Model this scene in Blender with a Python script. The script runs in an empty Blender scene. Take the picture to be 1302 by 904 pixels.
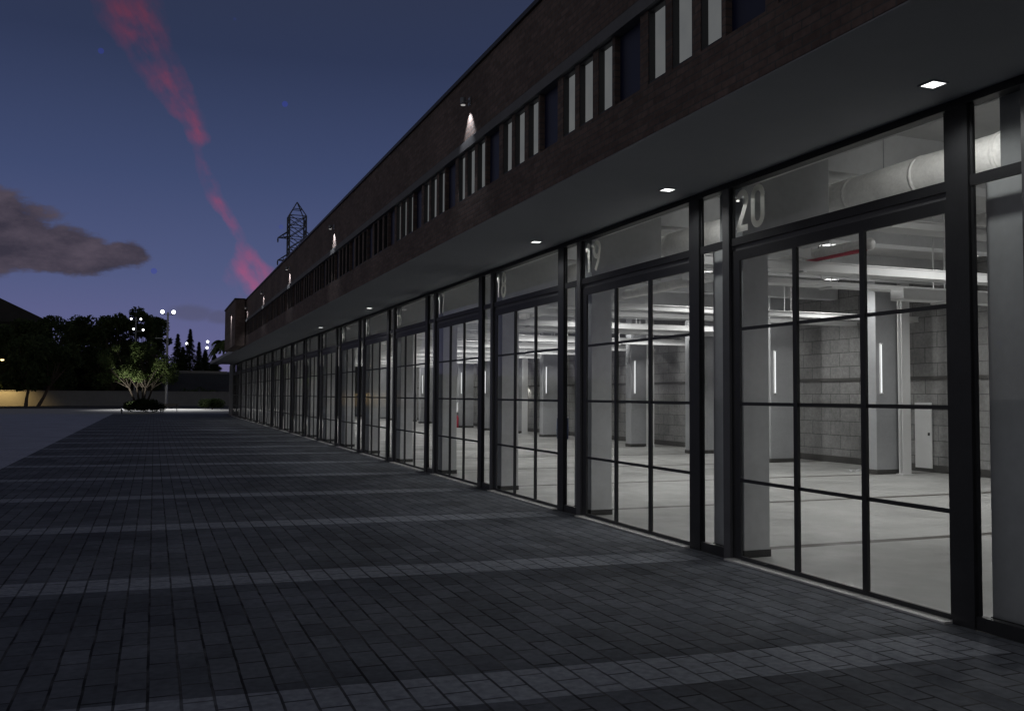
import bpy, math, random
from mathutils import Matrix, Vector
random.seed(7)
S = bpy.context.scene
C = S.collection
PI = math.pi

# ------------------------------------------------------------------ materials
def newmat(name):
    m = bpy.data.materials.new(name); m.use_nodes = True
    nt = m.node_tree; nt.nodes.clear()
    return m, nt, nt.nodes.new('ShaderNodeOutputMaterial')

def N(nt, t, **kw):
    n = nt.nodes.new(t)
    for k, v in kw.items():
        if k.startswith('_'): setattr(n, k[1:], v)
        else: n.inputs[k.replace('__', ' ')].default_value = v
    return n

def L(nt, a, b): nt.links.new(a, b)

def mixrgb(nt, fac, a, b, mode='MIX'):
    n = nt.nodes.new('ShaderNodeMix'); n.data_type = 'RGBA'; n.blend_type = mode
    for idx, v in ((0, fac), (6, a), (7, b)):
        if isinstance(v, (int, float)): n.inputs[idx].default_value = v
        elif isinstance(v, (tuple, list)): n.inputs[idx].default_value = (*v[:3], 1)
        else: L(nt, v, n.inputs[idx])
    return n.outputs[2]

def math_(nt, op, a, b=0.0, c=None, clamp=False):
    n = nt.nodes.new('ShaderNodeMath'); n.operation = op; n.use_clamp = clamp
    vals = [a, b] + ([c] if c is not None else [])
    for i, v in enumerate(vals):
        if isinstance(v, (int, float)): n.inputs[i].default_value = v
        else: L(nt, v, n.inputs[i])
    return n.outputs[0]

def ramp(nt, fac, stops, interp='LINEAR'):
    n = nt.nodes.new('ShaderNodeValToRGB'); n.color_ramp.interpolation = interp
    cr = n.color_ramp
    while len(cr.elements) > 1: cr.elements.remove(cr.elements[-1])
    cr.elements[0].position = stops[0][0]; cr.elements[0].color = (*stops[0][1], 1)
    for p, c in stops[1:]:
        e = cr.elements.new(p); e.color = (*c, 1)
    L(nt, fac, n.inputs[0]); return n.outputs[0]

def objco(nt):
    return nt.nodes.new('ShaderNodeTexCoord').outputs['Object']

def geopos(nt):
    return nt.nodes.new('ShaderNodeNewGeometry').outputs['Position']

def sep(nt, v):
    n = nt.nodes.new('ShaderNodeSeparateXYZ'); L(nt, v, n.inputs[0]); return n.outputs

def comb(nt, x, y, z):
    n = nt.nodes.new('ShaderNodeCombineXYZ')
    for i, v in enumerate((x, y, z)):
        if isinstance(v, (int, float)): n.inputs[i].default_value = v
        else: L(nt, v, n.inputs[i])
    return n.outputs[0]

def noise(nt, vec, scale, detail=4, rough=.55):
    n = N(nt, 'ShaderNodeTexNoise', Scale=scale, Detail=detail, Roughness=rough)
    L(nt, vec, n.inputs['Vector']); return n.outputs['Fac']

def mat_plain(name, col, rough=.6, var=.25, scale=3.0, metal=0.0, bump=.0, spec=.5):
    """base colour broken up by two scales of noise"""
    m, nt, out = newmat(name)
    p = geopos(nt)
    n1 = noise(nt, p, scale, 5); n2 = noise(nt, p, scale * 9, 3)
    f = math_(nt, 'ADD', math_(nt, 'MULTIPLY', n1, .7), math_(nt, 'MULTIPLY', n2, .3))
    lo = tuple(c * (1 - var) for c in col); hi = tuple(min(1, c * (1 + var)) for c in col)
    base = ramp(nt, f, [(.3, lo), (.7, hi)])
    b = N(nt, 'ShaderNodeBsdfPrincipled', Roughness=rough, Metallic=metal)
    b.inputs['Specular IOR Level'].default_value = spec
    L(nt, base, b.inputs['Base Color'])
    if bump:
        bp = N(nt, 'ShaderNodeBump', Strength=bump, Distance=.01); L(nt, n2, bp.inputs['Height']); L(nt, bp.outputs[0], b.inputs['Normal'])
    L(nt, b.outputs[0], out.inputs[0])
    return m

def mat_brick(name, axes, c1, c2, mortar, bw, rh, ms, rough=.85, off=.5, bump=.5, bands=None, stain=.3, spec=.3):
    """brick / block / paver pattern laid in world metres; axes = which world axes run along and across the course"""
    m, nt, out = newmat(name)
    p = geopos(nt); x = sep(nt, p)
    v = comb(nt, x[axes[0]], x[axes[1]], 0)
    br = N(nt, 'ShaderNodeTexBrick', Scale=1.0)
    br.offset = off; br.squash = 1.0
    br.inputs['Color1'].default_value = (*c1, 1); br.inputs['Color2'].default_value = (*c2, 1)
    br.inputs['Mortar'].default_value = (*mortar, 1)
    br.inputs['Mortar Size'].default_value = ms; br.inputs['Mortar Smooth'].default_value = .3
    br.inputs['Brick Width'].default_value = bw; br.inputs['Row Height'].default_value = rh
    wob = noise(nt, p, 1.7, 3)
    sh = math_(nt, 'MULTIPLY', math_(nt, 'SUBTRACT', wob, .5), .02)
    vv = nt.nodes.new('ShaderNodeVectorMath'); vv.operation = 'ADD'
    L(nt, v, vv.inputs[0]); L(nt, comb(nt, sh, sh, 0), vv.inputs[1])
    L(nt, vv.outputs[0], br.inputs['Vector'])
    col = br.outputs['Color']
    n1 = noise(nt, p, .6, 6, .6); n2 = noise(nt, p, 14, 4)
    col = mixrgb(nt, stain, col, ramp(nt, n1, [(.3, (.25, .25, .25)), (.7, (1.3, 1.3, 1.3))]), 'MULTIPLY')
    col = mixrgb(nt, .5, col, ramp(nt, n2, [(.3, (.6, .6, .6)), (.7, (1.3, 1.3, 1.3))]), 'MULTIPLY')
    if bands:
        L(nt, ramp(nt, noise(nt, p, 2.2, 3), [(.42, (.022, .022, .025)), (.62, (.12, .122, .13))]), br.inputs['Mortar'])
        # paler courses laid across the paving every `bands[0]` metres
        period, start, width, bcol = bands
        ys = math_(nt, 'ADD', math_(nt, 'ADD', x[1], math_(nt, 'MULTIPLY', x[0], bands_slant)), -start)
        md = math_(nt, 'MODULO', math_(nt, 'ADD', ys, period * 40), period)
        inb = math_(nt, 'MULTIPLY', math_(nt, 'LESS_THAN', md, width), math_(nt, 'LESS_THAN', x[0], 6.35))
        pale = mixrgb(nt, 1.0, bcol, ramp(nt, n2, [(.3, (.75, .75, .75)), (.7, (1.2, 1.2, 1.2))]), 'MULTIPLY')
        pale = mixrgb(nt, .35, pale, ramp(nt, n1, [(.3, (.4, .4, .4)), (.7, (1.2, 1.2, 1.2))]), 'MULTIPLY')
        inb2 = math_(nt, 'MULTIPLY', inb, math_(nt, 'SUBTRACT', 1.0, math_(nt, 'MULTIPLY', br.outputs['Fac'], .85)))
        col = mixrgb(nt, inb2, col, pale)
    b = N(nt, 'ShaderNodeBsdfPrincipled', Roughness=rough)
    b.inputs['Specular IOR Level'].default_value = spec
    L(nt, col, b.inputs['Base Color'])
    h = math_(nt, 'SUBTRACT', math_(nt, 'MULTIPLY', n2, .25), br.outputs['Fac'])
    bp = N(nt, 'ShaderNodeBump', Strength=bump, Distance=.01); L(nt, h, bp.inputs['Height'])
    L(nt, bp.outputs[0], b.inputs['Normal'])
    L(nt, b.outputs[0], out.inputs[0])
    return m

def mat_emit(name, col, strength):
    m, nt, out = newmat(name)
    e = N(nt, 'ShaderNodeEmission', Strength=strength); e.inputs[0].default_value = (*col, 1)
    L(nt, e.outputs[0], out.inputs[0]); return m

def mat_glass(name, tint=(.93, .95, .95), gain=1.0):
    """thin window glass: clear straight on, mirror-like at a grazing angle"""
    m, nt, out = newmat(name)
    lw = N(nt, 'ShaderNodeLayerWeight', Blend=.5)
    f5 = math_(nt, 'POWER', lw.outputs['Facing'], 5.0)
    fac = math_(nt, 'ADD', math_(nt, 'MULTIPLY', f5, .46 * gain), .045, clamp=True)
    t = N(nt, 'ShaderNodeBsdfTransparent'); t.inputs[0].default_value = (*tint, 1)
    g = N(nt, 'ShaderNodeBsdfGlossy', Roughness=.015)
    w = noise(nt, geopos(nt), 1.3, 2)
    bp = N(nt, 'ShaderNodeBump', Strength=.12, Distance=.02); L(nt, w, bp.inputs['Height']); L(nt, bp.outputs[0], g.inputs['Normal'])
    mx = N(nt, 'ShaderNodeMixShader'); L(nt, fac, mx.inputs[0]); L(nt, t.outputs[0], mx.inputs[1]); L(nt, g.outputs[0], mx.inputs[2])
    L(nt, mx.outputs[0], out.inputs[0]); return m

def mat_leaf(name, lo, hi):
    m, nt, out = newmat(name)
    n = noise(nt, geopos(nt), .9, 5)
    col = ramp(nt, n, [(.35, lo), (.65, hi)])
    d = N(nt, 'ShaderNodeBsdfDiffuse'); L(nt, col, d.inputs[0])
    t = N(nt, 'ShaderNodeBsdfTranslucent'); L(nt, col, t.inputs[0])
    mx = N(nt, 'ShaderNodeMixShader', Fac=.3); L(nt, d.outputs[0], mx.inputs[1]); L(nt, t.outputs[0], mx.inputs[2])
    L(nt, mx.outputs[0], out.inputs[0]); return m

bands_slant = .07
M = {}
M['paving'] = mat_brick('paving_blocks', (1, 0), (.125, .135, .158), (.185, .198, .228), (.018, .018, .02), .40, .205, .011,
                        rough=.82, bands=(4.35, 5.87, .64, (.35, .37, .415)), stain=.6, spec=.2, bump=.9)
M['apron'] = mat_brick('pale_slabs', (0, 1), (.44, .45, .48), (.50, .51, .54), (.3, .3, .31), .4, .4, .012, rough=.5, stain=.3, spec=.6)
M['ground'] = mat_plain('dark_ground', (.05, .05, .048), .9, .35, .2, bump=.2)
M['concrete_strip'] = mat_plain('concrete_path', (.50, .48, .44), .85, .15, .6)
M['brick'] = mat_brick('dark_brick', (1, 2), (.185, .134, .112), (.27, .195, .165), (.155, .147, .138), .22, .072, .008, stain=.4)
M['brick_x'] = mat_brick('dark_brick_end', (0, 2), (.185, .134, .112), (.27, .195, .165), (.155, .147, .138), .22, .072, .008, stain=.4)
M['block'] = mat_brick('concrete_block', (1, 2), (.215, .214, .212), (.26, .258, .255), (.11, .11, .108), .84, .42, .014, stain=.5, bump=.6)
M['block_x'] = mat_brick('concrete_block_end', (0, 2), (.215, .214, .212), (.26, .258, .255), (.11, .11, .108), .84, .42, .014, stain=.5, bump=.6)
M['soffit'] = mat_plain('grey_soffit', (.40, .41, .44), .75, .06, .35)
M['frame'] = mat_plain('dark_frame', (.034, .035, .038), .45, .2, 3, spec=.4)
M['post'] = mat_plain('grey_post', (.13, .132, .138), .5, .15, 3)
M['sill'] = mat_plain('pale_threshold', (.80, .79, .76), .6, .12, 4)
M['cornice'] = mat_plain('cornice_stone', (.20, .20, .20), .8, .15, 2)
M['bluepanel'] = mat_plain('blue_panel', (.010, .016, .06), .45, .1, 2)
M['winframe'] = mat_plain('window_frame', (.035, .035, .037), .5, .1, 3)
M['concrete'] = mat_plain('column_concrete', (.64, .645, .655), .8, .12, 1.2, bump=.15)
M['pier'] = mat_plain('pier_concrete', (.31, .315, .325), .85, .12, 1.2, bump=.15)
M['haunch'] = mat_plain('haunch_concrete', (.42, .425, .435), .85, .12, 1.2, bump=.15)
M['ceiling'] = mat_plain('hall_ceiling', (.50, .50, .50), .85, .15, .5)
M['hallfloor'] = None
M['white'] = mat_plain('white_steel', (.66, .66, .66), .5, .06, 2)
M['skirt'] = mat_plain('dark_skirting', (.05, .048, .045), .8, .2, 2)
M['foil'] = mat_plain('foil_duct', (.82, .81, .79), .42, .22, 2.4, bump=1.0)
M['red'] = mat_plain('red_paint', (.50, .03, .06), .5, .1, 3)
M['blue'] = mat_plain('blue_plastic', (.03, .05, .12), .5, .1, 3)
M['black'] = mat_plain('black_metal', (.015, .015, .016), .5, .1, 3)
M['steel'] = mat_plain('galvanised', (.30, .31, .32), .5, .15, 3, metal=.4)
M['pylon'] = mat_plain('pylon_steel', (.10, .11, .12), .6, .15, .5)
M['wallrender'] = mat_plain('rendered_wall', (.26, .26, .255), .9, .15, .3)
M['bark'] = mat_plain('bark', (.12, .09, .07), .9, .3, 4, bump=.4)
M['bark_dark'] = mat_plain('bark_dark', (.045, .036, .027), .9, .3, 4, bump=.4)
M['leaf_dark'] = mat_leaf('leaf_dark', (.04, .062, .03), (.11, .14, .06))
M['leaf_mid'] = mat_leaf('leaf_mid', (.06, .095, .03), (.15, .19, .08))
M['hedge'] = mat_leaf('leaf_hedge', (.02, .032, .014), (.05, .065, .03))
M['roofdark'] = mat_plain('roof_felt', (.05, .048, .045), .9, .2, .5)
M['wood'] = mat_plain('bench_wood', (.22, .18, .13), .7, .2, 4)
M['glass'] = mat_glass('window_glass')
def vinyl():
    m, nt, out = newmat('frosted_vinyl')
    d = N(nt, 'ShaderNodeBsdfDiffuse'); d.inputs[0].default_value = (.92, .92, .90, 1)
    t = N(nt, 'ShaderNodeBsdfTranslucent'); t.inputs[0].default_value = (.85, .85, .82, 1)
    mx = N(nt, 'ShaderNodeMixShader', Fac=.7); L(nt, d.outputs[0], mx.inputs[1]); L(nt, t.outputs[0], mx.inputs[2])
    L(nt, mx.outputs[0], out.inputs[0]); return m
M['number'] = vinyl()
M['e_down'] = mat_emit('downlight_glow', (1, 1, .97), 2.6)
M['e_tube'] = mat_emit('tube_glow', (1, 1, 1), 1.2)
M['e_win'] = None
M['e_flood'] = mat_emit('flood_glow', (.93, .95, 1), 5)
M['e_sodium'] = mat_emit('sodium_glow', (1, .78, .35), 3)
M['e_washer'] = mat_emit('washer_glow', (1, .97, .95), .35)
M['e_small'] = mat_emit('lamp_glow', (1, .97, .9), 3.0)

# hall floor: pale screed with dark joint lines every 4.4 m
def floor_mat():
    m, nt, out = newmat('hall_floor_screed')
    p = geopos(nt); x = sep(nt, p)
    n1 = noise(nt, p, .5, 6); n2 = noise(nt, p, 6, 4)
    col = ramp(nt, n1, [(.3, (.31, .31, .302)), (.7, (.45, .448, .437))])
    col = mixrgb(nt, .4, col, ramp(nt, n2, [(.3, (.85, .85, .85)), (.7, (1.1, 1.1, 1.1))]), 'MULTIPLY')
    wob = math_(nt, 'MULTIPLY', math_(nt, 'SUBTRACT', noise(nt, p, 2.0, 2), .5), .05)
    ys = math_(nt, 'ADD', math_(nt, 'ADD', x[1], wob), -10.12 + 4.42 * 20)
    md = math_(nt, 'MODULO', ys, 4.42)
    ln = math_(nt, 'LESS_THAN', md, .20)
    col = mixrgb(nt, math_(nt, 'MULTIPLY', ln, .95), col, (.06, .05, .042))
    b = N(nt, 'ShaderNodeBsdfPrincipled', Roughness=.55)
    b.inputs['Specular IOR Level'].default_value = .35
    rr = ramp(nt, noise(nt, p, 1.1, 5), [(.35, (.30, .30, .30)), (.65, (.62, .62, .62))])
    L(nt, rr, b.inputs['Roughness'])
    L(nt, col, b.inputs['Base Color']); L(nt, b.outputs[0], out.inputs[0]); return m
M['hallfloor'] = floor_mat()

# lit office glazing: even, slightly mottled blind with light behind it
def win_mat():
    m, nt, out = newmat('lit_blind')
    n1 = noise(nt, geopos(nt), 2.5, 3)
    c = ramp(nt, n1, [(.3, (.80, .84, .88)), (.7, (.96, .99, 1))])
    e = N(nt, 'ShaderNodeEmission', Strength=.115); L(nt, c, e.inputs[0])
    L(nt, e.outputs[0], out.inputs[0]); return m
M['e_win'] = win_mat()

# ------------------------------------------------------------------ mesh helpers
class MB:
    def __init__(s): s.v = []; s.f = []; s.mi = []; s.mats = []
    def _m(s, m):
        if m is None: return 0
        if m not in s.mats: s.mats.append(m)
        return s.mats.index(m)
    def poly(s, pts, m=None):
        b = len(s.v); s.v += [tuple(p) for p in pts]; s.f.append(tuple(range(b, b + len(pts)))); s.mi.append(s._m(m))
    def box(s, x0, x1, y0, y1, z0, z1, m=None):
        b = len(s.v); k = s._m(m)
        s.v += [(x0, y0, z0), (x1, y0, z0), (x1, y1, z0), (x0, y1, z0), (x0, y0, z1), (x1, y0, z1), (x1, y1, z1), (x0, y1, z1)]
        for q in ((0, 3, 2, 1), (4, 5, 6, 7), (0, 1, 5, 4), (1, 2, 6, 5), (2, 3, 7, 6), (3, 0, 4, 7)):
            s.f.append(tuple(b + i for i in q)); s.mi.append(k)
        return s
    def tube(s, a, c, r0, r1=None, n=8, m=None, caps=True):
        a = Vector(a); c = Vector(c); r1 = r0 if r1 is None else r1
        d = (c - a).normalized(); u = d.orthogonal().normalized(); w = d.cross(u)
        b = len(s.v); k = s._m(m)
        for P, r in ((a, r0), (c, r1)):
            for i in range(n):
                t = 2 * PI * i / n; s.v.append(tuple(P + u * (r * math.cos(t)) + w * (r * math.sin(t))))
        for i in range(n):
            j = (i + 1) % n; s.f.append((b + i, b + j, b + n + j, b + n + i)); s.mi.append(k)
        if caps:
            s.f.append(tuple(b + i for i in reversed(range(n)))); s.mi.append(k)
            s.f.append(tuple(b + n + i for i in range(n))); s.mi.append(k)
        return s
    def path(s, pts, rad, n=12, m=None):
        """swept round section through points"""
        P = [Vector(p) for p in pts]; k = s._m(m); base = len(s.v); up = None
        for i, p in enumerate(P):
            d = ((P[min(i + 1, len(P) - 1)] - P[max(i - 1, 0)])).normalized()
            if up is None: up = d.orthogonal().normalized()
            up = (up - d * up.dot(d)).normalized(); w = d.cross(up)
            r = rad[i] if isinstance(rad, (list, tuple)) else rad
            for j in range(n):
                t = 2 * PI * j / n; s.v.append(tuple(p + up * (r * math.cos(t)) + w * (r * math.sin(t))))
        for i in range(len(P) - 1):
            for j in range(n):
                q = (j + 1) % n
                s.f.append((base + i * n + j, base + i * n + q, base + (i + 1) * n + q, base + (i + 1) * n + j)); s.mi.append(k)
        s.f.append(tuple(base + j for j in reversed(range(n)))); s.mi.append(k)
        e = base + (len(P) - 1) * n
        s.f.append(tuple(e + j for j in range(n))); s.mi.append(k)
        return s
    def build(s, name, mat=None, parent=None, smooth=False, loc=None):
        me = bpy.data.meshes.new(name); me.from_pydata(s.v, [], s.f)
        if s.mats:
            for q in s.mats: me.materials.append(q)
            me.polygons.foreach_set('material_index', s.mi)
        elif mat: me.materials.append(mat)
        if smooth: me.polygons.foreach_set('use_smooth', [True] * len(me.polygons))
        me.update()
        o = bpy.data.objects.new(name, me); C.objects.link(o)
        if parent: o.parent = parent
        if loc: o.location = loc
        return o

def tag(o, label=None, cat=None, group=None, kind=None):
    if label: o['label'] = label
    if cat: o['category'] = cat
    if group: o['group'] = group
    if kind: o['kind'] = kind
    return o

def empty(name, loc=(0, 0, 0), label=None, cat=None, group=None):
    o = bpy.data.objects.new(name, None); C.objects.link(o); o.location = loc; o.empty_display_size = .2
    return tag(o, label, cat, group)

def kids(o): return [c for c in bpy.data.objects if c.parent == o]

def copy_tree(o, loc=None, parent=None, label=None):
    c = o.copy(); C.objects.link(c)
    c.parent = parent
    for ch in kids_cache(o): copy_tree(ch, None, c)
    if loc is not None: c.location = loc
    if label: c['label'] = label
    return c
_kc = {}
def kids_cache(o):
    if o.name not in _kc: _kc[o.name] = list(kids(o))
    return _kc[o.name]

def lamp(kind, name, loc, energy, col=(1, 1, 1), parent=None, aim=None, size=.05, cone=None, blend=.3):
    d = bpy.data.lights.new(name, kind); d.energy = energy; d.color = col
    if kind in ('POINT', 'SPOT'): d.shadow_soft_size = size
    if kind == 'SPOT': d.spot_size = math.radians(cone); d.spot_blend = blend
    o = bpy.data.objects.new(name, d); C.objects.link(o); o.location = loc
    if parent: o.parent = parent
    if aim is not None:
        o.rotation_euler = Vector(aim).to_track_quat('-Z', 'Y').to_euler()
    return o

# ------------------------------------------------------------------ key dimensions (metres; camera foot at the origin, y runs along the facade)
XG = 6.68          # plane of the glazing
XU = 4.70          # plane of the brick upper storey, also the soffit's outer edge
HS = 4.72          # soffit height
P0, PITCH = 6.28, 4.30      # first door opening starts here, then every 4.30 m
NB = 19
YEND = P0 + NB * PITCH - .9      # 87.1
YUP = 58.0         # upper storey ends
YSTART = P0 - 2 * PITCH - .4

# ------------------------------------------------------------------ setting
def sheet(name, x0, x1, y0, y1, z, mat, nx=1, ny=1):
    b = MB(); b.poly([(x0, y0, z), (x1, y0, z), (x1, y1, z), (x0, y1, z)])
    o = b.build(name, mat); tag(o, kind='structure'); return o
sheet('ground', -1500, 1500, -400, 2500, -.03, M['ground'])
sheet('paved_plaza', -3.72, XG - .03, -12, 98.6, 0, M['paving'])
sheet('concrete_apron', -60, -3.725, -12, 98.6, -.004, M['apron'])
sheet('path', -70, 24, 98.62, 132, -.008, M['concrete_strip'])
sheet('road', -90, 60, 132.02, 164.0, -.012, M['ground'])

# ------------------------------------------------------------------ the building
bld = empty('commercial_building', (XG, P0, 0), 'long two-storey brick commercial building with glazed roller doors under a grey overhang', 'building')
bo = Vector(bld.location)
def bpart(mb, name, mat=None, smooth=False):
    """mesh made in world metres, parented to the building"""
    o = mb.build(name, mat, bld, smooth); o.location = -bo; return o

# upper storey brickwork with window openings, built as strips so that the openings are real recesses
ZB0, ZB1, ZC, ZR = 5.22, 5.98, 6.14, 7.24
T = .30
mb = MB()
mb.box(XU, XU + T, YSTART, YUP, HS - .03, ZB0)                     # apron below the windows
mb.box(XU, XU + T, YSTART, YUP, ZC + .002, ZR)                      # parapet band above the cornice
wins = []; panels = []; piers = []
W0, WP = 6.98, 2.13
k0 = -6
y = W0 + k0 * WP
last = YSTART
while y + 1.3 < YUP:
    for a, bq in ((-.06, .29), (.43, .80), (.92, 1.27)):
        wins.append((y + a, y + bq))
    panels.append((y + 1.44, y + WP - .115))
    y += WP
allop = sorted(wins + panels)
last = YSTART
for a, bq in allop:
    if a < YSTART + .2: continue
    mb.box(XU, XU + T, last, a, ZB0, ZB1 + .02); last = bq
mb.box(XU, XU + T, last, YUP, ZB0, ZB1 + .02)
bpart(mb, 'brick_wall', M['brick'])
mb = MB(); mb.box(XU - .05, XU + T, YSTART, YUP, ZB1 + .022, ZC); bpart(mb, 'cornice', M['cornice'])
mb = MB(); mb.box(XU - .04, XU + .34, YSTART, YUP, ZR + .002, ZR + .07); bpart(mb, 'parapet_coping', M['frame'])
mb = MB(); mb.box(XU + T + .01, 20.2, YSTART, YUP, ZR - .5, ZR - .3); bpart(mb, 'roof', M['roofdark'])
mb = MB(); mb.box(XU + T + .002, 20.2, YUP - .3, YUP, HS + .3, ZR); bpart(mb, 'end_wall', M['brick_x'])
# windows: frame + pane
fm = MB(); fm.box(0, .05, -.02, 0, 0, .76)
def window(a, bq, lit):
    w = bq - a
    f = MB()
    f.box(-.052, .03, .0, .022, .0, ZB1 - ZB0 + .018); f.box(-.052, .03, w - .022, w, .0, ZB1 - ZB0 + .018)
    f.box(-.052, .03, .0221, w - .0221, .0, .02); f.box(-.052, .03, .0221, w - .0221, ZB1 - ZB0 - .005, ZB1 - ZB0 + .017)
    fr = f.build('window', M['winframe'], bld); fr.location = Vector((XU + .06, a, ZB0)) - bo
    g = MB(); g.box(.012, .022, .0225, w - .0225, .021, ZB1 - ZB0 - .006)
    g.build('pane', M['e_win'] if lit else M['winframe_dark'], fr)
M['winframe_dark'] = mat_plain('dark_pane', (.03, .032, .036), .15, .1, 2, spec=.6)
for a, bq in wins:
    if a > YSTART + .2: window(a, bq, a < 19.0)
for a, bq in panels:
    if a < YSTART + .2: continue
    p = MB(); p.box(0, .05, 0, bq - a, 0, ZB1 - ZB0 + .018)
    o = p.build('spandrel_panel', M['bluepanel'], bld); o.location = Vector((XU + .07, a, ZB0)) - bo

# projecting brick block at the far end of the upper storey
mb = MB()
mb.box(4.12, XU - .052, 53.2, YUP + 3.2, HS - .02, ZR + .02, M['brick_x'])
bpart(mb, 'stair_block')
mb = MB(); mb.box(4.07, XU - .05, 53.15, YUP + 3.25, ZR + .022, ZR + .10); bpart(mb, 'block_coping', M['frame'])

# soffit slab and its edge
mb = MB(); mb.box(XU + .0, XG + .28, YSTART, YEND + .6, HS - .0, HS + .0 + .0015 * 0 + .002)
mb = MB()
mb.box(XU + .008, XG + .30, YSTART, YUP, HS - .045, HS - .032)
mb.box(XU + .003, XG + .30, YUP + .002, YEND + .6, HS - .02, HS + .20)
bpart(mb, 'soffit', M['soffit'])
# flat roof over the single-storey end
mb = MB(); mb.box(XG + .302, 20.2, YUP + .002, YEND + .6, 5.70, 5.90); bpart(mb, 'low_roof', M['roofdark'])
mb = MB(); mb.box(XG + .302, XG + .5, YUP + .003, YEND + .6, HS - .02, 5.698); bpart(mb, 'low_parapet', M['brick'])

# ---- glazed front, repeated per bay ----
DW = 3.38          # door opening width along y
G = XG
ZT = 4.60          # top of transom glass
def make_door():
    """dark framed glazed overhead door: jambs, rails, mullions"""
    f = MB(); x0, x1 = .0, .032
    f.box(x0, x1, 0, .05, 0.03, 3.80); f.box(x0, x1, DW - .17, DW, .03, 3.80)
    f.box(x0, x1, .0503, DW - .1703, 3.68, 3.80); f.box(x0, x1, .0503, DW - .1703, .026, .07)
    inner0, inner1 = .05, DW - .17
    m1 = inner0 + (inner1 - inner0) * .333; m2 = inner0 + (inner1 - inner0) * .667
    for mm in (m1, m2): f.box(x0 - .012, x1 - .004, mm - .033, mm + .033, .0705, 3.678)
    for z in (.985, 1.915, 2.83):
        for a, b2 in ((inner0 + .001, m1 - .034), (m1 + .034, m2 - .034), (m2 + .034, inner1 - .001)):
            f.box(x0 + .004, x1 - .010, a, b2, z - .02, z + .02)
    d = f.build('glazed_door', M['frame'], bld)
    g = MB(); g.poly([(.014, .06, .09), (.014, DW - .18, .09), (.014, DW - .18, 3.675), (.014, .06, 3.675)])
    g.build('glass', M['glass'], d)
    s = MB(); s.box(-.130, .12, .0, DW, .002, .022); s.build('threshold', M['sill'], d)
    h = MB(); h.box(-.035, -.013, m2 + .2, m2 + .36, 1.0, 1.03)
    return d
def make_transom():
    f = MB(); f._m(M['frame']); x0, x1 = .0, .032
    f.box(x0 - .01, x1, -.0, DW, 3.87, 3.965); f.box(x0 + .02, x1, 0, DW, 3.802, 3.868, M['post'])
    f.box(x0, x1, 0, .05, 3.967, ZT); f.box(x0, x1, DW - .05, DW, 3.967, ZT)
    d = f.build('transom_window', M['frame'], bld)
    g = MB(); g.poly([(.014, .05, 3.967), (.014, DW - .05, 3.967), (.014, DW - .05, ZT), (.014, .05, ZT)])
    g.build('glass', M['glass'], d)
    return d
SW = PITCH - DW - .24 - .14      # sidelight width
def make_side():
    f = MB(); x0, x1 = .0, .032
    f.box(x0 - .01, x1, 0, SW, 3.87, 3.965); f.box(x0 - .02, x1 + .02, 0, SW, .002, .12)
    f.box(x0, x1, 0, .025, .122, 3.868); f.box(x0, x1, SW - .025, SW, .122, 3.868)
    f.box(x0, x1, 0, .025, 3.967, ZT); f.box(x0, x1, SW - .025, SW, 3.967, ZT)
    d = f.build('sidelight', M['frame'], bld)
    g = MB(); g.poly([(.03, .02, .12), (.03, SW - .02, .12), (.03, SW - .02, 3.87), (.03, .02, 3.87)])
    g.poly([(.03, .02, 3.965), (.03, SW - .02, 3.965), (.03, SW - .02, ZT), (.03, .02, ZT)])
    g.build('glass', M['glass'], d)
    return d
def make_post(w, mat):
    f = MB(); f.box(-.035, .028, 0, w, .002, HS - .047); return f.build('facade_post', mat, bld)
door, trans, side = make_door(), make_transom(), make_side()
pa, pb = make_post(.24, M['frame']), make_post(.14, M['post'])

# condensed sans numerals drawn as round-ended strokes
def arc(cx, cy, rx, ry, a0, a1, n=14):
    return [(cx + rx * math.cos(math.radians(a0 + (a1 - a0) * i / n)), cy + ry * math.sin(math.radians(a0 + (a1 - a0) * i / n))) for i in range(n + 1)]
w_ = .42
GL = {
 '0': [arc(.21, .74, .17, .22, 0, 180) + arc(.21, .26, .17, .22, 180, 360) + [(.38, .74)]],
 '1': [[(.06, .80), (.24, .96), (.24, .04)]],
 '2': [arc(.21, .75, .16, .21, 170, -30) + [(.05, .04), (.39, .04)]],
 '3': [arc(.20, .74, .16, .22, 160, -80, 14), arc(.20, .28, .18, .24, 80, -160, 14)],
 '4': [[(.30, .04), (.30, .96), (.03, .28), (.40, .28)]],
 '5': [[(.36, .96), (.08, .96), (.06, .55)] + arc(.20, .32, .17, .28, 110, -150, 16)],
 '6': [arc(.21, .28, .17, .24, 0, 360, 22), [(.04, .30), (.12, .68), (.28, .96)]],
 '7': [[(.03, .96), (.38, .96), (.16, .04)]],
 '8': [arc(.21, .74, .15, .22, 0, 360, 22), arc(.21, .27, .18, .25, 0, 360, 22)],
 '9': [arc(.21, .72, .17, .24, 0, 360, 22), [(.38, .70), (.30, .32), (.14, .04)]],
}
def numeral(txt, parent, yl, z0, H=.48):
    mb = MB(); th = .078 / 2; ox = 0; kk = 0
    for ch in txt:
        for st in GL[ch]:
            P = [Vector((0, -(ox + px) * H * 1.18, pz * H)) for px, pz in st]
            for a, b2 in zip(P[:-1], P[1:]):
                d = (b2 - a)
                if d.length < 1e-5: continue
                d.normalize(); n = Vector((0, -d.z, d.y)) * th; e = d * th * .35
                q = [a - e + n, a - e - n, b2 + e - n, b2 + e + n]
                for s_ in (0,):
                    kk += 1; mb.poly([(-.00012 * kk, p.y, p.z) for p in q])
        ox += .56
    o = mb.build('door_number', M['number'], parent); o.location = (.010, yl, z0)
    return o
_proto_first = True
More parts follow.
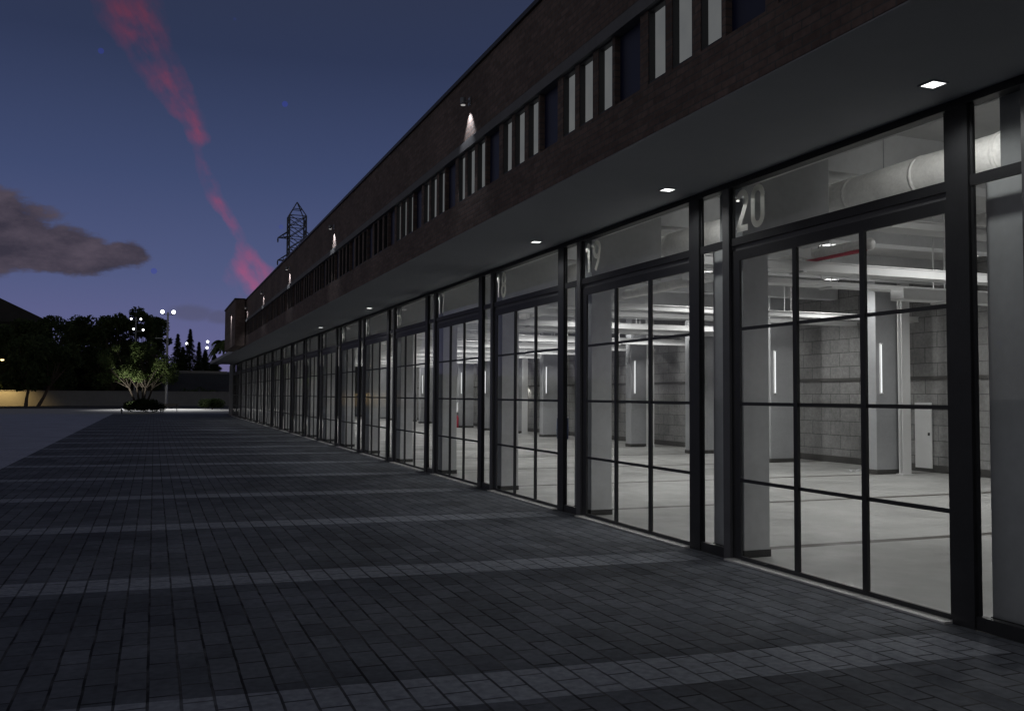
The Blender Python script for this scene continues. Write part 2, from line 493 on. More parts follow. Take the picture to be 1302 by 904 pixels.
for i in range(-1, NB):
    yb = P0 + i * PITCH
    loc = Vector((G, yb, 0)) - bo
    last_bay = (i == NB - 1)
    if i == -1:
        d, t, s_, a, b2 = door, trans, side, pa, pb
    else:
        d = copy_tree(door, None, bld); t = copy_tree(trans, None, bld)
        s_ = copy_tree(side, None, bld); a = copy_tree(pa, None, bld); b2 = copy_tree(pb, None, bld)
    d.location = loc; t.location = loc
    b2.location = loc + Vector((0, DW, 0))                       # narrow grey post
    s_.location = loc + Vector((0, DW + .14, 0))
    a.location = loc + Vector((0, DW + .14 + SW, 0))
    if i == -1: _ = [kids_cache(q) for q in (door, trans, side, pa, pb)]
for i in range(0, NB):
    t = [o for o in bpy.data.objects if o.name.startswith('transom_window') and abs(o.location.y - (P0 + i * PITCH - bo.y)) < .01][0]
    numeral(str(20 - i), t, DW - .10, 4.045)
mb = MB(); mb.box(G - .04, G + .10, YSTART, YEND + .5, ZT + .002, HS - .046); bpart(mb, 'head_beam', M['frame'])
mb = MB(); mb.box(G + .13, G + .29, YSTART, YEND + .5, ZT + .06, 5.60); bpart(mb, 'inner_lintel', M['concrete'])
# blank end panel
mb = MB(); mb.box(G - .03, G + .2, YEND + .08, YEND + 4.5, .002, HS - .022); bpart(mb, 'end_panel', M['post'])

# ---- the hall inside ----
XB = 19.6
sheet('hall_floor', XG + .13, XB, YSTART, YEND + .5, .0, M['hallfloor'])
mb = MB(); mb.box(XB, XB + .25, YSTART, YEND + .5, 0, 5.6); bpart(mb, 'rear_wall', M['block'])
mb = MB(); mb.box(XG + .3, XB, YSTART - .2, YSTART, 0, 5.6); mb.box(XG + .3, XB, YEND + .5, YEND + .7, 0, 5.6); bpart(mb, 'hall_end_wall', M['block_x'])
mb = MB(); mb.box(XG + .1, XB + .25, YSTART, YEND + .5, 5.6, 5.68); bpart(mb, 'ceiling', M['ceiling'])
mb = MB()
mb.box(XB - .02, XB - .002, YSTART, YEND, .002, .20); bpart(mb, 'skirting', M['skirt'])
mb = MB(); mb.box(XB - .07, XB - .002, YSTART, YEND, 2.50, 2.585); bpart(mb, 'wall_ledge', M['skirt'])
# columns behind the glass, with a deep haunch each; piers on the rear wall
cm = MB()
cm.box(.0, .38, 0, .66, .0, 4.02); cm.box(-.01, .39, -.01, .67, .001, .07, M['skirt'])
cm = MB(); cm.box(0, .38, 0, .66, 0, 4.018)
cap = MB(); cap.box(0, 1.35, .0, .5, 4.02, 5.598)
bs = MB(); bs.box(-.012, .392, -.012, .672, .001, .09)
col0 = cm.build('column', M['concrete'], bld); cap.build('haunch', M['haunch'], col0); bs.build('column_base', M['skirt'], col0)
CY0 = 9.70
kids_cache(col0)
for i in range(-2, NB):
    y = CY0 + i * PITCH
    if y > YEND: continue
    c = col0 if i == -2 else copy_tree(col0, None, bld)
    c.location = Vector((6.88, y, 0)) - bo
pm = MB(); pm.box(0, .95, 0, .45, 0, 5.598); pier0 = pm.build('rear_pier', M['pier'], bld)
b_ = MB(); b_.box(-.015, .965, -.015, .465, .001, .12); b_.build('pier_base', M['skirt'], pier0)
kids_cache(pier0)
PY0 = 19.0
for i in range(-4, 16):
    y = PY0 + i * 4.42
    if y > YEND - 1: continue
    c = pier0 if i == -4 else copy_tree(pier0, None, bld)
    c.location = Vector((17.60, y, 0)) - bo
# cross beams
bm0 = MB(); bm0.box(0, 11.3, 0, .4, 5.0, 5.598); beam0 = bm0.build('ceiling_beam', M['concrete'], bld)
for i in range(-2, NB):
    y = CY0 + .05 + i * PITCH
    if y > YEND: continue
    c = beam0 if i == -2 else copy_tree(beam0, None, bld)
    c.location = Vector((8.24, y, 0)) - bo
# small rear service door
mb = MB(); mb.box(XB - .05, XB - .021, 19.08, 19.66, .10, 1.87)
sd = bpart(mb, 'service_door', M['white'])
mb = MB(); mb.box(XB - .085, XB - .051, 19.14, 19.18, .98, 1.06); hh = mb.build('handle', M['black'], sd)

# ---- things hanging or standing in the hall ----
door_of = lambda y: int(20 - math.floor((y - P0) / PITCH))
def behind(y, x):
    """which numbered door this place is seen through, from the photographer's side"""
    yy = y * XG / x
    return max(1, min(20, 20 - int(math.floor((yy - P0) / PITCH))))

# white steel posts
for i, y in enumerate((18.78, 32.05, 45.3, 58.6, 71.8)):
    r = empty('steel_post', (18.33, y, 0), 'white steel post by a rear pier, seen through door %d' % behind(y, 18.5), 'post', 'white steel posts by the rear wall')
    mb = MB(); mb.box(-.14, .14, -.07, -.055, .02, 5.58); mb.box(-.14, .14, .055, .07, .02, 5.58); mb.box(-.006, .006, -.054, .054, .02, 5.58)
    mb.build('shaft', M['white'], r)
    mb = MB(); mb.box(-.19, .19, -.12, .12, 0.002, .02); mb.build('foot_plate', M['white'], r)

# vertical tube lights on the piers
for i in range(0, 12):
    y = PY0 + i * 4.42
    r = empty('tube_light', (17.74, y - .002, 2.10), None, 'tube light', 'vertical tube lights on the rear piers')
    nth = ('nearest', 'second', 'third', 'fourth', 'fifth', 'sixth', 'seventh', 'eighth', 'ninth', 'tenth', 'eleventh', 'farthest')[i]
    r['label'] = 'lit vertical tube light on the %s rear concrete pier of the hall' % nth
    mb = MB(); mb.box(-.03, .03, -.03, 0, 0, 1.32); mb.build('housing', M['white'], r)
    mb = MB(); mb.tube((0, -.047, .03), (0, -.047, 1.29), .015, n=10); mb.build('tube', M['e_tube'], r, True)
    mb = MB(); mb.box(-.035, .035, -.075, -.031, -.0, .028); mb.box(-.035, .035, -.075, -.031, 1.292, 1.32); mb.build('end_cap', M['white'], r)

# small lamps below the ledge
for i in range(0, 9):
    y = 16.84 + i * 4.42
    r = empty('ledge_lamp', (XB - .07, y, 2.47), None, 'wall lamp', 'small lamps under the rear wall ledge')
    nth = ('nearest', 'second', 'third', 'fourth', 'fifth', 'sixth', 'seventh', 'eighth', 'farthest')[i]
    r['label'] = 'small white lamp under the dark ledge of the block wall, %s to the camera' % nth
    mb = MB(); mb.box(-.12, .05, -.05, .05, -.03, .03); mb.build('housing', M['white'], r)
    mb = MB(); mb.box(-.125, .0, -.04, .04, -.042, -.031); mb.build('lens', M['e_small'], r)
    lamp('SPOT', 'lamp_light', (-.10, 0, -.06), 16, (1, .95, .85), r, (.55, 0, -1), .03, 130, .9)

# cable trays running across the hall
def tray(y, z, h, x0, x1, label, hang=()):
    r = empty('cable_tray', (x0, y, z), label, 'cable tray', 'white cable trays across the hall')
    Lx = x1 - x0; mb = MB(); w = .30
    mb.box(0, Lx, 0, w, 0, .012); mb.box(0, Lx, -.012, -.0005, 0, h); mb.box(0, Lx, w + .0005, w + .012, 0, h)
    mb.box(0, Lx, -.03, -.0125, h - .018, h); mb.box(0, Lx, -.025, -.0125, 0, .015)
    mb.build('tray', M['white'], r)
    for hx in hang:
        q = MB(); q.tube((hx, .02, h), (hx, .02, 5.59 - z), .012, n=6); q.tube((hx, w - .02, h), (hx, w - .02, 5.59 - z), .012, n=6)
        q.box(hx - .03, hx + .03, -.03, w + .03, -.032, -.002)
        q.build('hanger', M['white'], r)
    return r
TR = [
 (8.75, 4.08, .11, 8.35, 17.6, 'thin cable tray nearest the glass front, high behind door 20', (2.2, 6)),
 (12.15, 4.05, .16, 7.9, 19.4, 'thick cable tray spanning the hall behind the upper panes of door 20', (1.9, 5.5, 9)),
 (12.90, 3.78, .20, 12.6, 19.4, 'short deep cable tray at the right of the hall behind door 20', (1, 5)),
 (13.60, 4.04, .08, 8.6, 19.4, 'slim cable tray just below and behind the thick one at door 20', (3, 8)),
 (19.35, 4.06, .14, 8.2, 19.4, 'long cable tray meeting the nearest white steel post', (2, 7)),
 (24.8, 4.05, .16, 8.2, 17.55, 'cable tray level with the second rear pier', (2, 6)),
 (21.7, 4.12, .12, 8.2, 19.4, 'cable tray halfway between the nearest and second rear piers', (3, 8)),
]
yy = 27.6; kz = 0
names = ['far cable tray between the %s and next pier, %s of its pair']
while yy < 62:
    n20 = behind(yy, 13)
    nm = 'higher' if kz % 2 == 0 else 'lower'
    z = (4.12, 3.86, 4.02)[kz % 3]
    TR.append((yy, z, (.16, .10, .13)[kz % 3], 7.9, 19.4, None, ()))
    yy += (1.5, 1.3, 1.6)[kz % 3]; kz += 1
ordn = 'first second third fourth fifth sixth seventh eighth ninth tenth eleventh twelfth thirteenth fourteenth fifteenth sixteenth seventeenth eighteenth nineteenth twentieth twenty-first twenty-second twenty-third twenty-fourth twenty-fifth'.split()
for k, t in enumerate(TR):
    lab = t[5] or 'pale cable tray deep in the hall, %s one past the second rear pier' % ordn[k - 7]
    tray(t[0], t[1], t[2], t[3], t[4], lab, t[6] or (2.5, 7.5))
# bracket stubs on trays
for k, (x, y) in enumerate(((9.7, 12.0), (15.3, 12.3), (10.2, 19.2), (9.3, 24.6), (11.5, 30.0))):
    r = empty('tray_bracket', (x, y, 4.0), 'pale steel angle bracket standing above the cable tray, %s from the glass front' % ordn[k], 'bracket', 'brackets on the cable trays')
    mb = MB(); mb.box(-.12, .12, 0, .10, .24, .52); mb.box(-.28, .42, -.02, .14, .521, .55)
    mb.build('bracket_plate', M['white'], r)

# wrapped air duct running along behind the transoms
def duct(name, x, z, r_, y0, y1, label, elbow=None, red=False, group=None):
    r = empty(name, (x, y0, z), label, 'air duct', group)
    pts = []; n = int((y1 - y0) / .45)
    rad = []
    for i in range(n + 1):
        pts.append((random.uniform(-.006, .006), (y1 - y0) * i / n, random.uniform(-.006, .006)))
        rad.append(r_ * random.uniform(.97, 1.03))
    mb = MB()
    if elbow:
        e = []
        for t in range(0, 7):
            a = t / 6 * PI / 2; e.append((0, -.35 * math.sin(a), .35 * (1 - math.cos(a))))
        up = [(0, -.35, .35 + q) for q in (.3, .6, elbow)]
        allp = list(reversed(up)) + list(reversed(e[1:])) + pts
        mb.path(allp, [r_] * (len(up) + len(e) - 1) + rad, 18)
    else: mb.path(pts, rad, 18)
    mb.build('duct_sleeve', M['foil'], r, True)
    mb = MB()
    yk = .5
    while yk < (y1 - y0) - .3:
        mb.path([(0, yk, 0), (0, yk + .05, 0)], r_ * 1.055, 18); yk += 1.15
    mb.build('duct_band', M['foil'], r, True)
    mb = MB()
    yk = 1.2
    while yk < (y1 - y0) - .5:
        mb.tube((0, yk, r_ * 1.03), (0, yk, 5.59 - z), .008, n=6); yk += 3.45
    mb.build('duct_hanger', M['steel'], r)
    if red:
        mb = MB(); mb.path([(-r_ * .55, 0.05, -r_ * .98), (-r_ * .55, min(3.2, y1 - y0 - .05), -r_ * .98)], .03, 8)
        mb.build('red_pipe', M['red'], r, True)
    return r
duct('air_duct', 8.62, 4.66, .25, YSTART + .3, 22.5, 'large foil-wrapped air duct high behind the transom of door 20', group=None)
duct('air_duct', 10.3, 4.38, .095, 3.5, 9.75, 'small pale duct with a red pipe beneath, rising in an elbow, right of door 20', None, True)
duct('air_duct', 10.3, 4.38, .095, 11.2, 30, 'small pale duct with a red pipe beneath, ending beside the column left of door 20', None, True)

# fittings seen far down the hall
r = empty('wall_notice', (17.58, 54.6, .95), 'bright white lit notice box on a far rear pier, seen through door 17', 'notice box')
mb = MB(); mb.box(-.06, .0, -.22, .22, .0, .62); mb.build('box', M['white'], r)
mb = MB(); mb.box(-.07, -.061, -.19, .19, .03, .59); mb.build('lit_face', mat_emit('notice_glow', (1, 1, 1), .7), r)
r = empty('fire_extinguisher', (17.45, 54.3, .0), 'red extinguisher standing below the white notice box', 'extinguisher')
mb = MB(); mb.path([(0, 0, .02), (0, 0, .05), (0, 0, .62), (0, 0, .72), (0, 0, .76)], [.1, .12, .12, .08, .04], 14); mb.build('cylinder', M['red'], r, True)
mb = MB(); mb.tube((0, 0, .76), (0, 0, .84), .03); mb.box(-.02, .1, -.02, .02, .82, .86); mb.build('valve', M['black'], r)
r = empty('blue_barrel', (17.5, 38.6, 0), 'dark blue barrel with a white lid, seen through the sidelight left of door 19', 'barrel')
mb = MB(); mb.path([(0, 0, .02), (0, 0, .06), (0, 0, .4), (0, 0, .44), (0, 0, .48), (0, 0, .95), (0, 0, 1.0)], [.24, .27, .28, .30, .28, .27, .25], 18); mb.build('drum', M['blue'], r, True)
mb = MB(); mb.tube((0, 0, 1.0), (0, 0, 1.04), .26, n=18); mb.build('lid', M['white'], r)
for k, (x, y, s_) in enumerate(((18.9, 24.2, 1), (17.6, 19.9, .8))):
    mb = MB()
    for q in range(9):
        a = random.uniform(0, .4); b2 = random.uniform(0, .3); w = random.uniform(.04, .12) * s_
        mb.box(a, a + w, b2, b2 + w * .8, 0.001, w * .7)
    o = mb.build('rubble_pile', M['concrete']); o.location = (x, y, 0)
    tag(o, ('little heap of pale rubble at the foot of the block wall', 'few scraps of rubble beside the nearest rear pier')[k], 'rubble')

# hall ceiling lamps that light the floor
fix0 = None
for i in range(0, 17):
    y = 6.1 + i * PITCH
    for j, x in enumerate((12.4, 16.2)):
        if fix0 is None:
            fix0 = empty('hall_lamp', (0, 0, 5.08), None, 'ceiling lamp', 'round lamps under the hall ceiling')
            mb = MB(); mb.tube((0, 0, .0), (0, 0, .51), .10, n=16); mb.tube((0, 0, .0), (0, 0, -.05), .17, .19, n=16, caps=False)
            mb.build('lamp_can', M['white'], fix0, False)
            mb = MB(); mb.tube((0, 0, -.012), (0, 0, -.004), .12, n=16); mb.build('lens', mat_emit('hall_lamp_glow', (1, .99, .95), 4), fix0)
            lamp('SPOT', 'hall_lamp_light', (0, 0, -.06), 222, (1, .985, .96), fix0, (.06, 0, -1), .30, 168, .4)
            kids_cache(fix0); f = fix0
        else: f = copy_tree(fix0)
        f.location = (x, y, 5.08)
        f['label'] = 'round ceiling lamp of the hall, %s along, %s row' % (ordn[i], ('row nearer the glass', 'row nearer the rear wall')[j].replace('row ', ''))

# unseen fill lamps added on the inner lintel to brighten the duct
lw0 = None
for i in range(-1, 17):
    y = P0 + .9 + i * PITCH
    if lw0 is None:
        lw0 = empty('lintel_fill', (7.03, y, 4.86), None, 'wall lamp', 'added fill lamps on the inner lintel')
        mb = MB(); mb.box(-.055, .02, -.5, .5, -.04, .04); mb.build('housing', M['white'], lw0)
        mb = MB(); mb.box(.021, .03, -.48, .48, -.03, .03); mb.build('lens', M['e_small'], lw0)
        lamp('SPOT', 'lintel_fill_light', (.06, 0, 0), 60, (1, .985, .95), lw0, (1, 0, -.12), .12, 150, .6)
        kids_cache(lw0); f = lw0
    else: f = copy_tree(lw0)
    f.location = (7.03, y, 4.86)
    f['label'] = 'added unseen fill lamp on the lintel inside, above %s' % ('the right edge of the picture' if i < 0 else 'door %d' % (20 - i))

# unseen fill lamps added just inside the glass to brighten the door numbers
nl0 = None
for i in range(0, 7):
    y = CY0 + .035 + i * PITCH
    if nl0 is None:
        nl0 = empty('number_fill', (6.795, y, 4.64), None, 'strip lamp', 'added fill lamps above the door numbers')
        mb = MB(); mb.box(-.012, .012, .0, .12, -.022, .014); mb.build('housing', M['white'], nl0)
        lamp('SPOT', 'number_fill_light', (0, -.012, -.006), 28, (1, .985, .95), nl0, (-.22, -1, -.5), .008, 96, .5)
        kids_cache(nl0); f = nl0
    else: f = copy_tree(nl0)
    f.location = (6.795, y, 4.64)
    f['label'] = 'added unseen fill lamp just inside the glass above the number of door %d' % (20 - i)

# ---- downlights in the soffit ----
dl0 = empty('soffit_downlight', (0, 0, HS - .045), None, 'downlight', 'square downlights in the soffit')
mb = MB(); a, b2 = .088, .072
mb.box(-a, a, -a, -b2, -.012, -.0005); mb.box(-a, a, b2, a, -.012, -.0005); mb.box(-a, -b2, -b2 + .0005, b2 - .0005, -.012, -.0005); mb.box(b2, a, -b2 + .0005, b2 - .0005, -.012, -.0005)
mb.build('bezel', M['soffit'], dl0)
mb = MB(); mb.box(-b2 + .001, b2 - .001, -b2 + .001, b2 - .001, -.010, -.003); mb.build('diffuser', M['e_down'], dl0)
lamp('SPOT', 'downlight_beam', (0, 0, -.03), 26, (1, 1, .97), dl0, (0, 0, -1), .08, 146, .5)
kids_cache(dl0)
ys = [5.92, 10.28, 14.68, 28.0, 36.9]
for i, y in enumerate(ys):
    f = dl0 if i == 0 else copy_tree(dl0)
    f.location = (6.14, y, HS - .045)
    f['label'] = ('lit square downlight in the soffit by the right end of door 20', 'lit downlight in the soffit between doors 20 and 19', 'lit downlight in the soffit between doors 19 and 18',
                  'small lit downlight in the soffit, second from the far end', 'tiny lit downlight in the soffit, farthest one lit')[i]

# ---- wall washers on the brick parapet ----
for i, y in enumerate((14.05, 26.15, 35.4, 44.3, 52.4)):
    r = empty('wall_washer', (XU, y, 6.76), ('wall light', 'x')[0] and None, 'wall light', 'downward wall lights on the brick parapet')
    r['label'] = ('nearest wall light throwing a narrow cone down the dark brick parapet', 'second wall light along the brick parapet', 'third wall light along the brick parapet',
                  'fourth wall light along the brick parapet', 'last wall light on the parapet before the projecting block')[i]
    mb = MB(); mb.box(-.14, -.0, -.02, .02, -.0, .03); mb.box(-.02, -.001, -.05, .05, -.05, .08); mb.build('bracket', M['steel'], r)
    mb = MB(); mb.tube((-.12, 0, -.05), (-.12, 0, .06), .045, n=12); mb.build('lamp_head', M['steel'], r, True)
    mb = MB(); mb.tube((-.12, 0, -.060), (-.12, 0, -.052), .038, n=12); mb.build('lens', M['e_washer'], r)
    lamp('SPOT', 'washer_light', (-.115, 0, -.075), (38, 50, 55, 50, 40)[i], (.86, .90, 1), r, (.2, 0, -1), .012, 74, .7)
r = empty('block_wall_light', (4.12, 56.0, 6.76), 'wall light on the side of the projecting brick block', 'wall light', 'downward wall lights on the brick parapet')
mb = MB(); mb.box(-.14, -.001, -.03, .03, -.05, .05); mb.build('bracket', M['steel'], r)
lamp('SPOT', 'washer_light', (-.115, 0, -.075), 90, (.86, .90, 1), r, (.2, 0, -1), .012, 74, .7)

# ------------------------------------------------------------------ beyond the plaza
def leafball(mb, c, R, n, size, squash=.8, shell=.5):
    for _ in range(n):
        while True:
            p = Vector((random.uniform(-1, 1), random.uniform(-1, 1), random.uniform(-1, 1)))
            if shell < p.length <= 1: break
        p = Vector((p.x * R, p.y * R, p.z * R * squash)) + c
        s = size * random.uniform(.5, 1.3)
        u = Vector((random.gauss(0, 1), random.gauss(0, 1), random.gauss(0, 1))).normalized(); v = u.orthogonal().normalized()
        if random.random() < .5: v = u.cross(v)
        mb.poly([p - u * s, p + v * s * .5, p + u * s, p - v * s * .5])

def tree(name, loc, h, crown_r, label, group, leafmat, trunk_h, nlump=14, per=170, leaf=.34, lean=(0, 0), seed=1, tr=.25, squash=1.0, cat='tree'):
    random.seed(seed)
    r = empty(name, loc, label, cat, group)
    mb = MB(); top = Vector((lean[0], lean[1], trunk_h))
    pts = [Vector((0, 0, -.05)), top * .4 + Vector((random.uniform(-.1, .1), 0, 0)), top]
    mb.path(pts, [tr, tr * .8, tr * .6], 8)
    cc = Vector((lean[0] * 1.2, lean[1] * 1.2, (trunk_h + h) / 2)); hz = (h - trunk_h * .8) / 2
    lumps = []
    for i in range(nlump):
        a = random.uniform(0, 2 * PI); q = random.uniform(-.85, .9)
        rr = crown_r * math.sqrt(max(.05, 1 - q * q)) * random.uniform(.35, .85)
        c = cc + Vector((rr * math.cos(a), rr * math.sin(a), q * hz * squash))
        lumps.append((c, crown_r * random.uniform(.2, .4)))
        mb.path([top * .85, (top + c) * .5 + Vector((0, 0, -.2)), c], [tr * .45, tr * .28, tr * .08], 6)
    mb.build('trunk', M['bark'], r)
    cb = MB()
    for c, R in lumps: leafball(cb, c, R, int(per * random.uniform(.6, 1.3)), leaf)
    cb.build('crown', leafmat, r)
    return r

# row of big dark trees behind the boundary wall
for k, (x, y, h, cr) in enumerate([(-31, 176, 13.5, 5.5), (-25, 172, 12.5, 5), (-20.5, 178, 14.2, 4.6), (-16, 174, 15.2, 5.0), (-11.5, 180, 15.2, 5.0), (-7, 174, 16.2, 5.2), (-3.2, 178, 17.0, 4.6), (-.6, 174, 15.4, 3.6), (-28, 184, 13, 6), (-13, 186, 14, 6), (-5, 186, 14.5, 6)]):
    tree('broadleaf_tree', (x, y, 0), h, cr, 'dark tree behind the boundary wall, %s' % (
        ['leftmost at the photo edge', 'beside the warm street lamp', 'ragged top right of the dark roof', 'filling the dip left of the middle', 'in the middle of the row', 'rising behind the twin floodlights', 'tallest, left of the tall mast', 'rightmost, beside the tall mast', 'set back below the dark roof', 'set back behind the middle of the row', 'set back behind the tallest ones'][k]),
        'dark trees behind the boundary wall', M['leaf_dark'], h * .14, 40, 150, .34, seed=20 + k, squash=1.0)
# two trunks standing in front of the lit wall
tree('roadside_tree', (-17.9, 155, 0), 9.5, 4.6, 'roadside tree with upright trunk dark against the yellow lit wall', None, M['leaf_dark'], 3.0, 18, 190, .36, (.4, 0), 51, .28)
tree('roadside_tree', (-16.3, 155.5, 0), 9.5, 4.4, 'roadside tree with leaning trunk dark against the yellow lit wall', None, M['leaf_dark'], 3.2, 18, 190, .36, (1.5, 0), 52, .28)

# boundary wall
r = empty('boundary_wall', (-20, 165, 0), 'long low rendered wall across the far side, its left part lit yellow', 'wall')
mb = MB(); mb.box(-55, 34, 0, .35, -.03, 2.32); mb.build('wall_face', M['wallrender'], r)
mb = MB(); mb.box(-55, 34, -.06, .41, 2.322, 2.42); mb.build('coping', M['wallrender'], r)
# dark gabled house behind the trees at the left edge
r = empty('gabled_house', (-27, 196, 0), 'dark house with a sloping roof behind the trees at the left edge', 'house')
mb = MB(); mb.box(-14, 7.5, 0, 12, 0, 15.5); mb.build('walls', M['roofdark'], r)
mb = MB()
for y0 in (0,):
    mb.poly([(-14.5, -.6, 20.9), (-2.6, -.6, 20.9 - .0), (8.2, -.6, 15.6), (8.2, -.6, 15.3), (-14.5, -.6, 15.3)])
    mb.poly([(-14.5, 12.6, 15.3), (8.2, 12.6, 15.3), (8.2, 12.6, 15.6), (-2.6, 12.6, 20.9), (-14.5, 12.6, 20.9)])
    mb.poly([(-14.5, -.6, 20.9), (-14.5, 12.6, 20.9), (-2.6, 12.6, 20.9), (-2.6, -.6, 20.9)])
    mb.poly([(-2.6, -.6, 20.9), (-2.6, 12.6, 20.9), (8.2, 12.6, 15.6), (8.2, -.6, 15.6)])
mb.build('roof', M['roofdark'], r)
# terrace and bank behind the wall on the right
mb = MB(); mb.poly([(-4, 168, 0), (60, 168, 0), (60, 184, 5.6), (-4, 184, 5.9)]); mb.poly([(-4, 184, 5.9), (60, 184, 5.6), (90, 260, 8), (-40, 260, 8)]); mb.poly([(-90, 186, 0), (-4, 168, 0), (-4, 184, 5.9), (-40, 200, 6.5), (-90, 204, 6.5)]); mb.poly([(-90, 204, 6.5), (-40, 200, 6.5), (-4, 184, 5.9), (-40, 260, 8), (-90, 260, 8)])
tag(mb.build('hillside', M['ground']), kind='structure')
r = empty('terrace_wall', (4, 184.3, 5.6), 'pale parapet along the top of the bank behind the plaza', 'wall')
mb = MB(); mb.box(-4.5, 9, 0, .3, -.2, .55); mb.build('wall_face', M['wallrender'], r)
mb = MB(); mb.box(-4.5, 9, -.08, .38, .552, .72); mb.build('coping', M['concrete_strip'], r)
# shrubs on the bank
for k, (x, y, z, s_) in enumerate(((2.5, 168.6, .2, 1.9), (6.0, 171, .8, 2.2), (9.6, 169.5, .6, 2.0))):
    random.seed(90 + k); r = empty('bank_shrub', (x, y, z), 'dark spreading shrub on the bank, %s of three' % ('left', 'middle', 'right')[k], 'shrub', 'shrubs on the bank')
    mb = MB()
    for q in range(6): mb.path([(0, 0, -.3), (random.uniform(-s_, s_) * .6, random.uniform(-.5, .5), s_ * .6)], [.06, .02], 5)
    mb.build('stems', M['bark'], r)
    mb = MB()
    for q in range(7): leafball(mb, Vector((random.uniform(-s_, s_), random.uniform(-s_, s_) * .5, s_ * random.uniform(.35, .75))), s_ * .5, 110, .2)
    mb.build('foliage', M['leaf_dark'], r)

# conifers
for k, (x, h, w) in enumerate(((4.4, 14.4, 1.15), (6.9, 15.6, 1.25), (8.75, 13.0, .8), (10.1, 11.4, 1.1), (5.6, 12.0, 1.3), (12.2, 10.6, 1.3))):
    random.seed(70 + k)
    r = empty('conifer_tree', (x, 205 + k * 1.5, 6.1), 'dark pointed conifer above the terrace wall, %s' % ['leftmost of the row', 'tallest of the row', 'slimmest, right of the tallest', 'short one by the small distant lamps', 'short one filling the gap beside the tallest', 'lowest one at the building edge'][k], 'conifer', 'conifers on the hill')
    hh = h - 6.1
    mb = MB(); mb.path([(0, 0, -.3), (0, 0, hh)], [.2, .03], 7); mb.build('trunk', M['bark'], r)
    mb = MB()
    n = int(2600 * w)
    for _ in range(n):
        t = random.random() ** 1.3; z = .3 + t * (hh - .2)
        lay = .55 + .45 * abs(math.sin(z * 3.1 + k))
        rr = w * 2.1 * (1 - t) * lay * random.uniform(.3, 1.0) + .05; a = random.uniform(0, 2 * PI)
        p = Vector((rr * math.cos(a), rr * math.sin(a), z - rr * .25)); s = random.uniform(.2, .42)
        u = Vector((math.cos(a), math.sin(a), -.35)).normalized(); v = Vector((-math.sin(a), math.cos(a), random.uniform(-.4, .4)))
        mb.poly([p - u * s, p + v * s * .4, p + u * s, p - v * s * .4])
    mb.build('crown', M['leaf_dark'], r)

# hedge planter with the lit tree
r = empty('planter_hedge', (-.95, 100.8, 0), 'low round dark hedge in a kerbed bed at the foot of the lit tree', 'hedge')
random.seed(5)
mb = MB(); mb.tube((0, 0, 0.0), (0, 0, .12), 1.9, n=32); mb.build('kerb', M['concrete_strip'], r)
mb = MB()
for q in range(60):
    a = random.uniform(0, 2 * PI); rr = 1.75 * math.sqrt(random.random())
    leafball(mb, Vector((rr * math.cos(a), rr * math.sin(a), .62 + random.uniform(-.2, .25) + .45 * (1 - rr / 1.8))), .46, 120, .09, .9, .4)
mb.build('foliage', M['hedge'], r)
def planter_tree():
    random.seed(11)
    r = empty('plaza_tree', (-1.3, 101.0, .3), 'small spreading tree with pale lit leaves and several stems rising from the hedge', 'tree')
    mb = MB(); lumps = []
    stems = [(-.75, -.1), (-.25, .3), (.35, -.2), (.15, .3), (.8, .0)]
    for sx, sy in stems:
        a0 = Vector((sx * .3, sy * .3, 0)); a1 = Vector((sx * 1.2, sy * .8, 2.1)); 
        mb.path([a0, a0 * .5 + a1 * .5 + Vector((.05, 0, 0)), a1], [.11, .09, .07], 8)
        for q in range(7):
            e = a1 + Vector((random.uniform(-1.5, 1.5) + sx * 1.3, random.uniform(-1.1, 1.1), random.uniform(.7, 3.9)))
            e.x = max(-2.9, min(2.6, e.x)); e.z = min(e.z, 7.3 - abs(e.x) * .45)
            m_ = (a1 + e) * .5 + Vector((random.uniform(-.2, .2), 0, .15))
            mb.path([a1, m_, e], [.05, .035, .012], 6); lumps.append(e); lumps.append(m_ * .4 + e * .6)
    mb.build('trunk', M['bark_dark'], r)
    cb = MB()
    for e in lumps:
        if random.random() < .12: continue
        leafball(cb, e + Vector((0, 0, .1)), random.uniform(.35, .75), random.randint(120, 270), .11, .85, .1)
    cb.build('crown', M['leaf_mid'], r)
    r.scale = (1.18, 1.2, 1.08)
    return r
planter_tree()
r = empty('garden_uplight', (-2.95, 98.9, 0), 'small bright uplight at the left edge of the round hedge', 'garden light')
mb = MB(); mb.tube((0, 0, 0.002), (0, 0, .28), .06, n=12); mb.tube((-.05, 0, .28), (.05, .05, .42), .09, .11, n=12); mb.build('lamp_body', M['black'], r)
mb = MB(); mb.tube((.051, .052, .421), (.056, .056, .43), .09, n=12); mb.build('lens', M['e_flood'], r)
lamp('SPOT', 'uplight_beam', (.08, .0, .5), 1300, (1, .97, .88), r, (.36, .34, 1.0), .05, 80, .8)

# bench
r = empty('park_bench', (1.75, 112, 0), 'dark slatted bench on the pale path right of the hedge', 'bench')
mb = MB()
for q in range(4): mb.box(-.85, .85, -.22 + q * .12, -.13 + q * .12, .43, .47)
mb.build('seat', M['wood'], r)
mb = MB()
for q in range(2): mb.box(-.85, .85, .27, .30, .60 + q * .14, .70 + q * .14)
mb.build('backrest', M['wood'], r)
for sx in (-.7, .7):
    mb = MB(); mb.box(sx - .03, sx + .03, -.2, -.14, 0.001, .428); mb.box(sx - .03, sx + .03, .2, .26, 0.001, .85); mb.box(sx - .03, sx + .03, -.139, .199, .38, .428); mb.build('leg', M['black'], r)
